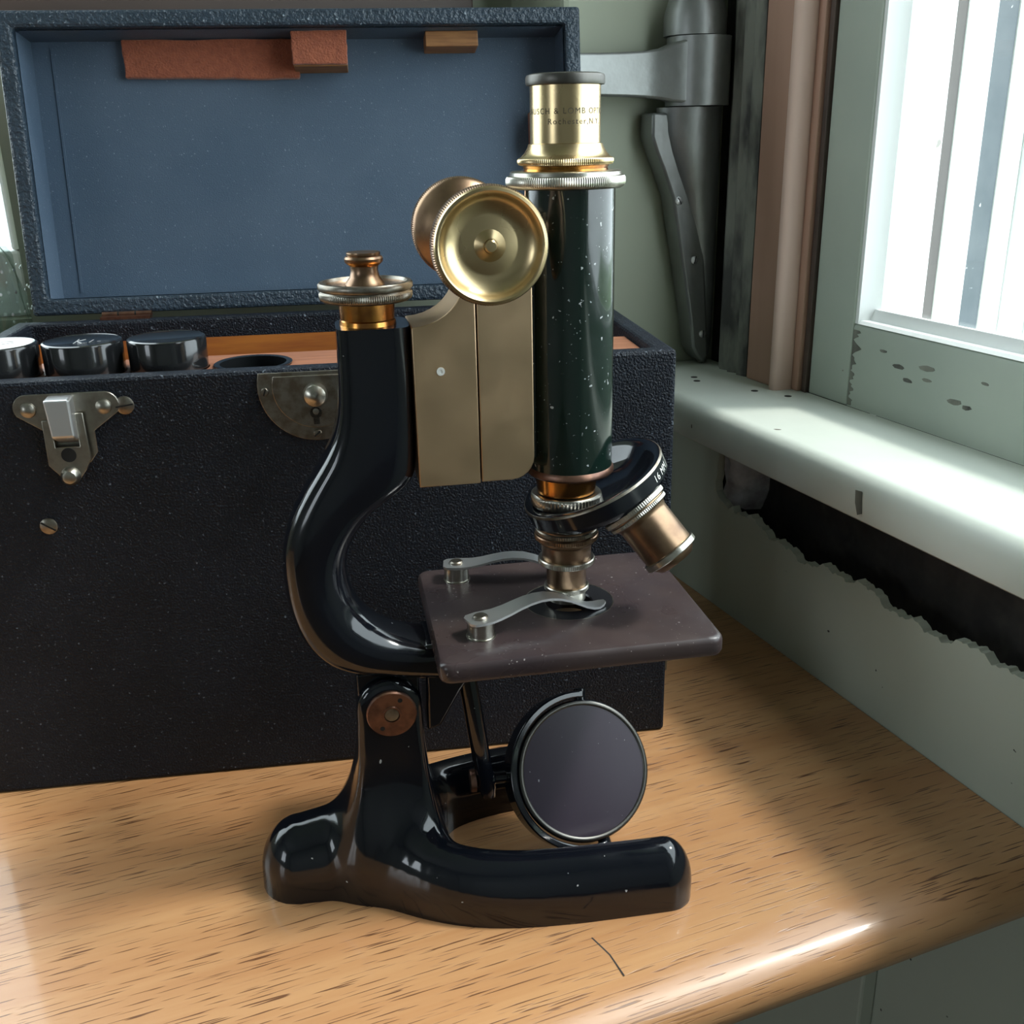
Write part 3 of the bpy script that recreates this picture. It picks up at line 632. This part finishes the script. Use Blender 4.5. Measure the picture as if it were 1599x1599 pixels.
# ---------- brass slide plates
PF = ((0, 0, 0), (1, 0, 0), (0, 0, 1), (0, 1, 0))
fixp = [(-55.5, 166.2), (-34.2, 166.2), (-34.2, 252), (-38, 252), (-38.2, 236)] + [(-38.2 - 17.3 * (1 - math.cos(rad(a))), 236 - 14.5 * math.sin(rad(a))) for a in range(10, 91, 10)]
sp = MB().prism(fixp, PF, -12.6, 12.6).build('slide_plate', 'brass_plate', mic, smooth=30, bevel=0.35)
MB().lathe([(1.4, 12.5), (1.4, 12.9), (0.7, 12.9), (0.7, 12.7), (0, 12.7)], O=(-46.5, 0, 206.5), ax=(0, -1, 0), n=18).build('pin', 'white_mark', sp)
movp = [(-33.7, 166.6), (-23, 166.6)] + [(-23 + 8 * math.sin(rad(a)), 174.6 - 8 * math.cos(rad(a))) for a in range(15, 91, 15)] + [(-15, 256), (-33.7, 256)]
MB().prism(movp, PF, -12.6, 12.6).build('slide_plate', 'brass_plate', mic, smooth=30, bevel=0.35)
MB().box((-16, -6.5, 172), (-12, 6.5, 258)).build('slide_rib', 'tube_enamel', mic, smooth=0, bevel=0.5)
# ---------- coarse focus knobs
kp = [(0, 12), (5, 12), (5, 19), (8, 22.5), (13, 26), (16.6, 29), (17.4, 30, 1), (17.9, 31, 1), (17.9, 35.5, 1), (17.4, 36.6, 1), (17.0, 37), (17.4, 37.6), (17.0, 38.4), (16.2, 38.6), (15.4, 38.0), (14.8, 36.6), (13, 35.0), (9.5, 33.6), (8.6, 33.7), (5.0, 34.6), (2.6, 36.2), (2.2, 36.6), (2.0, 37.4), (1.5, 37.9), (0, 38.0)]
for sg in (-1, 1):
    kn = MB().lathe(kp[:10] + [(15.4, 36.8)], O=(-32.2, 0, 248.8), ax=(0, sg, 0), n=300, knurl=0.2).build('coarse_focus_knob', 'bronze', mic, smooth=40)
    MB().lathe(kp[10:20] + [(4.8, 34.6)], O=(-32.2, 0, 248.8), ax=(0, sg, 0), n=96).build('knob_dish', 'brass', kn, smooth=30)
    MB().lathe([(5.0, 34.5)] + kp[20:], O=(-32.2, 0, 248.8), ax=(0, sg, 0), n=48).build('knob_nub', 'brass', kn, smooth=30)
MB().lathe([(5, -20), (5, 20)], O=(-32.2, 0, 248.8), ax=(0, 1, 0), n=32).build('pinion_shaft', 'brass', mic)
# ---------- fine focus knob on the arm head
FO = (-69.0, 0, 0)
MB().lathe([(9.6, 221.2), (9.4, 223), (9.0, 223.4), (9.4, 229), (9.4, 230.5)], O=FO, n=48).build('fine_focus_neck', 'amber', mic)
fk = MB().lathe([(0, 229.4), (14.2, 229.4), (15.2, 230, 1), (15.5, 230.6, 1), (15.5, 232.0, 1), (15.1, 232.5, 1), (14.9, 232.9), (15.3, 233.2), (15.7, 233.6, 1), (15.7, 235.0, 1), (15.2, 235.6), (14.0, 235.7), (13.4, 234.6), (8, 234.2), (5.8, 234.4), (0, 234.4)], O=FO, n=260, knurl=0.18).build('fine_focus_knob', 'dark_nickel', mic, smooth=40)
MB().lathe([(13.3, 234.75), (6, 234.5)], O=FO, n=48).build('knob_dish', 'amber', fk)
MB().lathe([(6.6, 234.4), (6.2, 235.6), (5.0, 237), (4.5, 239), (4.7, 240.6), (5.8, 241.4), (6.3, 242.0), (6.4, 243.0), (6.0, 243.7), (5.4, 243.9), (5.6, 244.3), (5.5, 245.0), (0, 245.1)], O=FO, n=40).build('knob_finial', 'bronze', fk)
# ---------- body tube and eyepiece
TU = (0.6, -0.1, 0)
bt = MB().lathe([(0, 166.5), (15.2, 166.5), (15.2, 264), (0, 264)], O=TU, n=72).build('body_tube', 'tube_enamel', mic, smooth=40)
MB().lathe([(10, 163.6), (15.2, 164.2), (15.9, 165), (15.9, 166.2), (15.3, 167.2), (15.1, 167.2)], O=TU, n=72).build('tube_rim', 'copper', bt, smooth=40)
EO = (-0.8, 0, 0)
MB().lathe([(15, 263.2), (18.6, 263.2), (19.6, 263.9, 1), (19.9, 264.6, 1), (19.9, 266.3, 1), (19.5, 267.0, 1), (18.6, 267.3), (18.4, 268.3), (17.9, 268.7), (14, 268.7)], O=EO, n=320, knurl=0.18).build('draw_tube_collar', 'nickel', bt, smooth=40)
MB().lathe([(14.2, 268.5), (13.9, 269.4), (14.4, 270.4)], O=EO, n=64).build('lacquered_neck', 'amber', bt)
ep = MB().lathe([(14.0, 270.2), (15.6, 270.6, 1), (15.9, 271.2, 1), (15.9, 272.2, 1), (15.5, 272.7, 1), (14.9, 272.9), (13.6, 274.2), (12.6, 275.8), (12.2, 277.0), (11.7, 277.1), (11.5, 277.2), (11.5, 295.2)], O=EO, n=280, knurl=0.18).build('eyepiece', 'brass', mic, smooth=40)
MB().lathe([(11.5, 294.6), (12.6, 294.8), (12.9, 295.4, 1), (12.9, 297.0, 1), (12.5, 297.8), (11.2, 298.2), (8, 297.4), (7, 296.6), (0, 296.4)], O=EO, n=120, knurl=0.25).build('eye_cap', 'knurl_dark', ep, smooth=40)
CAMDIR = (-0.226, -0.974, 0)
text_on_cylinder('BAUSCH & LOMB OPTICAL CO', 2.5, EO, (0, 0, 1), CAMDIR, 11.56, -80, 286.0, 1.25).build('maker_engraving', 'engrave', ep, smooth=0, fixn=False)
text_on_cylinder('Rochester,N.Y.', 2.5, EO, (0, 0, 1), CAMDIR, 11.56, -29, 282.9, 1.25).build('place_engraving', 'engrave', ep, smooth=0, fixn=False)
# ---------- nosepiece
MB().lathe([(11.4, 164.5), (11.0, 161), (10.7, 157)], O=EO, n=64).build('nose_neck', 'amber', mic)
nr = MB().lathe([(9, 156.6), (12.4, 156.6), (13.0, 156.1, 1), (13.1, 155.4, 1), (13.1, 152.6, 1), (12.6, 151.9), (9, 151.9)], O=EO, n=120, knurl=0.45).build('nosepiece_ring', 'nickel', mic, smooth=40)
AL = rad(24); NA = np.array([-math.sin(AL), 0, math.cos(AL)]); NC = np.array([9.0, 0, 160.5]); NE = np.array([math.cos(AL), 0, math.sin(AL)])
nose = MB().lathe([(0, -9.5), (21, -9.2), (25.0, -8.0), (26.2, -6.0), (26.4, -5.4), (27.3, -5.2), (27.3, 0.2), (26.8, 0.9), (25.6, 1.0), (22.5, -0.2), (19, -3.0), (12, -5.0), (0, -5.4)], O=NC, ax=NA, n=96, ref=NE).build('nosepiece', 'enamel', mic, smooth=35)
MB().lathe([(27.36, 0.1), (27.1, 0.75), (26.8, 0.98)], O=NC, ax=NA, n=96, ref=NE).build('worn_edge', 'dark_nickel', nose)
text_on_cylinder('16 MM', 3.9, NC, NA, NE, 27.42, -50, -4.1, 1.1).build('focal_marking', 'white_mark', nose, smooth=0, fixn=False)
apex = np.array([-0.8, 0, 160.5 + 9.8 / math.tan(AL)])
def objective(name, d, prof, mt, rings, mount=(12.0, 20.5, 31.5)):
    """profiles measured as distance from the apex of the objective axes"""
    d = np.array(d, float); d /= np.linalg.norm(d)
    ob = MB().lathe(prof, O=apex, ax=d, n=64).build(name, mt, mic, smooth=40)
    MB().lathe([(9, mount[1]), (mount[0], mount[1]), (mount[0], mount[2] - 1.5), (mount[0] - 0.7, mount[2]), (8, mount[2])], O=apex, ax=d, n=56).build('mount_collar', 'enamel', ob, smooth=40)
    for (r, h0, h1, kn_, m_) in rings:
        MB().lathe([(r - 2.5, h0), (r - 0.4, h0), (r, h0 + .35, kn_), (r, h1 - .35, kn_), (r - 0.4, h1), (r - 2.5, h1)], O=apex, ax=d, n=180, knurl=0.16).build('knurled_ring', m_, ob, smooth=40)
    MB().lathe([(0, prof[-1][1] - 0.2), (3, prof[-1][1] - 0.2), (3.2, prof[-1][1] + 0.25)], O=apex, ax=d, n=24).build('front_lens', 'black_insert', ob)
    return ob
az = apex[2]
cA, sA = math.cos(AL), math.sin(AL)
d2 = (1.5 * cA * sA, -0.866 * sA, -cA * cA + 0.5 * sA * sA); d3 = (1.5 * cA * sA, 0.866 * sA, -cA * cA + 0.5 * sA * sA)
o1 = objective('objective', (0, 0, -1), [(9, az - 145), (10.9, az - 143), (10.9, az - 137.5), (9.4, az - 136), (9.2, az - 130), (7.6, az - 127), (7.3, az - 118), (7.2, az - 117), (7.2, az - 113.6), (4, az - 113.2)], 'bronze',
     [(11.6, az - 142.5, az - 140.6, 1, 'dark_nickel'), (12.0, az - 140.4, az - 138.4, 1, 'bronze'), (10.7, az - 130.6, az - 128.4, 1, 'nickel'), (8.5, az - 119.4, az - 117.4, 1, 'nickel')], (11.3, az - 154.5, az - 143))
MB().lathe([(7.32, az - 117.6), (7.3, az - 113.5)], O=apex, ax=(0, 0, -1), n=48).build('nickel_nose', 'nickel', o1)
o2 = objective('objective', d2, [(9, 34), (11.6, 35), (11.6, 42), (10.0, 43.5), (9.7, 45), (9.7, 59.5), (9.2, 61.5), (7.0, 64), (4, 64)], 'bronze',
     [(12.6, 38.2, 40.4, 1, 'nickel'), (11.9, 40.8, 42.6, 1, 'nickel'), (10.6, 58.8, 61.4, 0, 'nickel')], (12.4, 32.5, 38))
o3 = objective('objective', d3, [(9, 34), (11.4, 35), (11.4, 41), (9.4, 43), (9.2, 50), (7.6, 52), (4, 52)], 'copper', [(11.8, 38.2, 40.4, 1, 'dark_nickel')], (12.4, 32.5, 38))
# ---------- stage
def rrect(x0, x1, y0, y1, r, angs):
    out = []
    for a in angs:                       # ray from the hole centre to the rounded rectangle
        c, s = math.cos(a), math.sin(a); lo, hi = 0.0, 120.0
        for _ in range(40):
            m = (lo + hi) / 2; x, y = m * c, m * s
            qx = max(x - (x1 - r), (x0 + r) - x, 0); qy = max(y - (y1 - r), (y0 + r) - y, 0)
            if math.hypot(qx, qy) <= r: lo = m
            else: hi = m
        out.append((lo * c, lo * s))
    return out
angs = sorted([2 * math.pi * i / 72 for i in range(72)] + [(math.atan2(y, x) + d) % (2 * math.pi) for x in (-54.5, 47.5) for y in (-42, 42) for d in (-.05, -.036, -.024, -.012, 0, .012, .024, .036, .05)])
hole = [(17.2 * math.cos(a), 17.2 * math.sin(a)) for a in angs]
rings = [[(x, y, 104.2) for x, y in hole]]
for ins, z_ in ((2.0, 104.2), (0.6, 104.8), (0, 106.2), (0, 109.8), (0.3, 111.0), (1.0, 111.75), (2.2, 112.0)):
    rings.append([(x, y, z_) for x, y in rrect(-54.5 + ins, 47.5 - ins, -42 + ins, 42 - ins, 4.5 - ins * .5, angs)])
rings.append([(x, y, 112.0) for x, y in hole]); rings.append([(x, y, 104.2) for x, y in hole])
stg = MB().loft(rings, cap=False).build('stage', 'stage', mic, smooth=35)
MB().lathe([(17.0, 111.3), (17.0, 111.9), (16.4, 111.95), (9.4, 111.7), (8.8, 111.2), (8.8, 104.5)], n=56).build('stage_insert', 'black_insert', stg)
MB().lathe([(17.25, 111.7), (17.25, 112.06), (16.9, 112.06), (16.9, 111.7)], n=64).build('insert_edge', 'dark_nickel', stg)
# ---------- stage clips
def clip(pu, pv, tipu, tipv):
    post = MB().lathe([(5.4, 112), (5.4, 112.4)] + [(5.0 - 0.25 * (i % 2), 112.4 + i * 0.5) for i in range(11)] + [(4.9, 118), (0, 118)], O=(pu, pv, 0), n=32)
    p = post.build('clip_post', 'nickel', mic, smooth=60)
    P0 = np.array([pu, pv, 0.]); P1 = np.array([tipu, tipv, 0.]); L = np.linalg.norm(P1 - P0); d = (P1 - P0) / L; nrm = np.array([-d[1], d[0], 0])
    hz = [(-0.10, 118.6, 3.0), (-0.075, 118.6, 4.6), (0.0, 118.6, 5.2), (0.06, 118.6, 5.0), (0.12, 118.8, 4.5), (0.20, 119.5, 4.1), (0.28, 120.5, 3.8), (0.36, 121.3, 3.7), (0.44, 121.6, 3.6), (0.52, 121.3, 3.6), (0.60, 120.2, 3.5), (0.68, 118.5, 3.5), (0.75, 116.4, 3.4), (0.82, 114.3, 3.3), (0.88, 113.0, 3.1), (0.93, 112.6, 2.9), (0.97, 112.9, 2.2), (1.0, 113.3, 0.9)]
    rings = []
    for t_, z_, w_ in hz:
        c0 = P0 + d * t_ * L; rings.append([tuple(c0 + nrm * w_ + np.array([0, 0, z_ - 0.5])), tuple(c0 - nrm * w_ + np.array([0, 0, z_ - 0.5])), tuple(c0 - nrm * w_ + np.array([0, 0, z_ + 0.4])), tuple(c0 + nrm * w_ + np.array([0, 0, z_ + 0.4]))])
    k = MB().loft(rings).build('stage_clip', 'steel', mic, smooth=40)
    MB().lathe([(2.7, 119.0), (2.7, 119.7), (2.2, 120.1), (0, 120.2)], O=(pu, pv, 0), n=20).build('clip_screw', 'dark_nickel', k)
clip(-37.2, -22, 12.5, -6.5); clip(-39.4, 29.5, 12, 22)
# ---------- substage
ss = MB().lathe([(15.5, 104.4), (15.5, 98), (17.6, 97.4), (17.8, 94.6), (17, 94.2), (9, 94.2)], O=(0.5, 0, 0), n=64).build('substage_ring', 'nickel', mic, smooth=40)
MB().lathe([(19.4, 94.4), (19.6, 92.8), (18.6, 91.6), (8, 91.4), (8, 94.3), (19.0, 94.5)], O=(0.5, 0, 0), n=64).build('diaphragm_disc', 'enamel', ss, smooth=40)
MB().lathe([(8.5, 104.4), (8.5, 96), (7.6, 95), (0, 95)], O=(-26, -6, 0), n=40).build('substage_boss', 'bronze', mic, smooth=40)
# ---------- mirror on its bar and fork
bar = MB(); bp = [(-43.5, 0, 104.4), (-41.5, 0, 92), (-39.2, 0, 74), (-36.6, 0, 52), (-34.2, 0, 33), (-33.4, 0, 28)]
rg = []
for i, p in enumerate(bp):
    wv, wu = (3.4, 3.6) if i < 5 else (2.4, 2.4)
    rg.append([(p[0] + wu * a, wv * b, p[2]) for a, b in ((-1, -.6), (-.6, -1), (.6, -1), (1, -.6), (1, .6), (.6, 1), (-.6, 1), (-1, .6))])
bar.loft(rg).build('mirror_bar', 'enamel', mic, smooth=50)
pv_ = np.array([-34.6, 0, 36.0])
MB().lathe([(0, -6.2), (4.4, -6.2), (4.6, -5.4), (4.6, -4.0), (3, -3.8)], O=pv_, ax=(1, 0, 0), n=28).build('pivot_screw', 'copper', mic)
MB().lathe([(3, 2.5), (3, 3.5), (2.4, 4), (2.4, 8.6), (3.4, 9)], O=pv_, ax=(1, 0, 0), n=24).build('pivot_stub', 'enamel', mic)
MN = np.array([0.16, -0.855, 0.494]); MN /= np.linalg.norm(MN); MC = np.array([6.0, 0, 34.5])
MX = np.cross(np.array([0, 0, 1.0]), MN); MX /= np.linalg.norm(MX); MY = np.cross(MN, MX)    # MX to image right, MY up the disc
mir = MB().lathe([(0, -4.6), (24, -4.6), (27.2, -3.4), (28.4, -1.5), (28.6, 0.6), (28.2, 1.6), (27.0, 2.0), (26.4, 1.2), (0, 1.2)], O=MC, ax=MN, n=80, ref=MX).build('mirror_cell', 'enamel', mic, smooth=40)
MB().lathe([(26.3, 1.2), (26.4, 1.5), (0, 1.5)], O=MC, ax=MN, n=80, ref=MX).build('mirror_glass', 'mirror_glass', mir, smooth=30)
MB().lathe([(26.2, 1.6), (26.5, 2.0), (27.4, 2.1), (28.0, 1.75)], O=MC, ax=MN, n=80, ref=MX).build('cell_rim', 'knurl_dark', mir, smooth=60)
fr = []
n = 40
for i in range(n + 1):
    a = rad(78 + (278 - 78) * i / n); e_ = abs(i / n - 0.5) * 2; wd = 5.2 - 2.2 * e_ ** 2; r0, r1 = 29.4, 32.2
    c, s = math.cos(a), math.sin(a); off = -1.5
    fr.append([tuple(MC + (c * MX + s * MY) * r_ + MN * (off + h_)) for r_, h_ in ((r0, -wd), (r1, -wd), (r1, wd), (r0, wd))])
fork = MB().loft(fr).build('mirror_fork', 'enamel', mic, smooth=40, bevel=0.6)
for a in (79, 277):
    c, s = math.cos(rad(a)), math.sin(rad(a))
    MB().lathe([(0, 27.5), (2.6, 27.5), (2.6, 32.9), (1.6, 33.3), (0, 33.4)], O=MC - 1.5 * MN, ax=c * MX + s * MY, n=18).build('fork_pin', 'enamel', fork)

# ================================================================== STRAP HINGE ON THE CORNER
hin = empty('strap_hinge', (360, 600, 130), label='large grey cast metal strap hinge beside the window frame', cat='hinge')
HB = np.array([0.0, -8.0, 0.0])          # barrel axis offset in hinge frame
def hl(x, y, z): return (x - 360, y - 600, z - 130)
MB().lathe([(0, 204.2), (19, 204.2), (19, 216), (16.5, 224), (12, 231), (6, 236), (0, 237)], O=hl(358, 596, 130), n=48).build('upper_knuckle', 'cast_iron', hin, smooth=50)
MB().lathe([(0, 164.6), (19.6, 164.6), (19.6, 203.6), (0, 203.6)], O=hl(360, 594, 130), n=48).build('pin_barrel', 'cast_iron', hin, smooth=50)
ar = []
for x, w_, z0, z1, t_ in ((362, 7, 296, 332, 0), (346, 7, 296, 332, 0), (338, 5, 297, 329.5, 2), (332, 3.6, 298.6, 327, 5), (322, 3.2, 299.6, 325.6, 7), (308, 3.0, 300.2, 325.0, 8), (294, 3.0, 300.6, 324.6, 9.4), (269, 3.0, 301, 324.4, 10)):
    y = 588 + t_; ar.append([hl(x, y - w_, z0), hl(x, y + w_, z0), hl(x, y + w_, z1), hl(x, y - w_, z1)])
MB().loft(ar).build('arm_strap', 'cast_iron', hin, smooth=30, bevel=1.5)
# lower leaf: half round body tapering down to the sill plus a flat screwed flange
lf = []
for z, x0, x1, ry in ((294, 337, 381, 20), (280, 337.5, 381, 19), (268, 341, 381, 18), (255, 346, 381.5, 16), (240, 352, 382, 13.5), (222, 358, 382, 11), (200, 362.5, 382.5, 9), (170, 366, 383, 7.5), (150, 368, 383, 6.5), (138, 370.5, 382, 5), (131, 374, 379, 3)):
    xc, rx = (x0 + x1) / 2, (x1 - x0) / 2
    lf.append([hl(xc + rx * math.cos(2 * math.pi * k / 32), 603 + ry * math.sin(2 * math.pi * k / 32) * (1 if math.sin(2 * math.pi * k / 32) < 0 else 0.4), z) for k in range(32)])
MB().loft(lf).build('leaf_body', 'cast_iron', hin, smooth=60)
flb = [(329.5, 291), (329.5, 277), (333, 268), (337.5, 259), (345.5, 240.5), (354, 200), (361.5, 163), (364.5, 143), (368, 137), (372.5, 132.6), (376.5, 136), (376, 145), (374.5, 162), (370.5, 203), (363.5, 231.5), (358, 248), (351, 264), (344, 276), (340, 291)]
MB().prism(flb, (hl(0, 0, 0), (1, 0, 0), (0, 0, 1), (0, 1, 0)), 594, 611).build('leaf_flange', 'cast_iron', hin, smooth=30, bevel=1.6)
for x, z, a in ((349.5, 238.5, 120), (362.5, 201, 75), (371.0, 152, 90)):
    sc = MB().lathe([(2.6, 0), (2.6, 0.9), (1.6, 1.5), (0, 1.6)], O=hl(x, 594, z), ax=(0, -1, 0), n=18).build('leaf_screw', 'steel', hin)
    c, s = math.cos(rad(a)), math.sin(rad(a))
    MB().prism([(c * 2.4 - s * .3, s * 2.4 + c * .3), (-c * 2.4 - s * .3, -s * 2.4 + c * .3), (-c * 2.4 + s * .3, -s * 2.4 - c * .3), (c * 2.4 + s * .3, s * 2.4 - c * .3)], (hl(x, 594, z), (1, 0, 0), (0, 0, 1), (0, -1, 0)), 1.3, 1.75).build('screw_slot', 'void', sc, smooth=0)

# ================================================================== SHELF AND DOTTED BAG BEHIND THE CASE
sh = empty('wall_shelf', (100, 700, 337), label='dark brown wooden shelf rail on the back wall above the case lid', cat='shelf')
MB().box((-138, -14, 0), (148, 0, 44)).build('shelf_rail', 'brown_wood', sh, smooth=0, bevel=1.5)
MB().box((-138, -30, 44), (148, 0, 56)).build('shelf_board', 'brown_wood', sh, smooth=0, bevel=1.5)
bagc = (-77, 656, 0)
bag = empty('cellophane_bag', bagc, label='clear cellophane bag with white polka dots behind the case', cat='bag')
bp_ = MB(); rings = []
for z, r in ((0.3, 30), (20, 34), (60, 36), (120, 36), (170, 37), (200, 36), (222, 33), (236, 25), (243, 12), (245, 3)):
    rings.append([((r + 2.2 * math.sin(5 * a + z * .05) + 1.2 * math.sin(11 * a + z * .11)) * math.cos(a), (r * .9 + 2.0 * math.cos(4 * a + z * .06)) * math.sin(a), z) for a in [2 * math.pi * k / 60 for k in range(60)]])
bp_.loft(rings).build('bag_film', 'cellophane', bag, smooth=60)
dt = MB()
for iz in range(18):
    for ia in range(22):
        a = 2 * math.pi * (ia + 0.5 * (iz % 2)) / 22; z = 20 + iz * 11.5
        r = 38.6 if z < 205 else 38.6 - (z - 205) * 0.22
        dt.lathe([(0, -0.9), (1.0, 0), (0, 0.5)], O=(r * math.cos(a), r * .93 * math.sin(a), z), ax=(math.cos(a), math.sin(a), 0), n=8)
d_o = dt.build('polka_dots', 'white_paint', bag, smooth=60); d_o['kind'] = 'stuff'
MB().lathe([(0, 0.4), (26, 0.4), (27, 40), (26, 150), (18, 190), (0, 196)], n=32).build('bag_content', 'green_wall', bag, smooth=60)
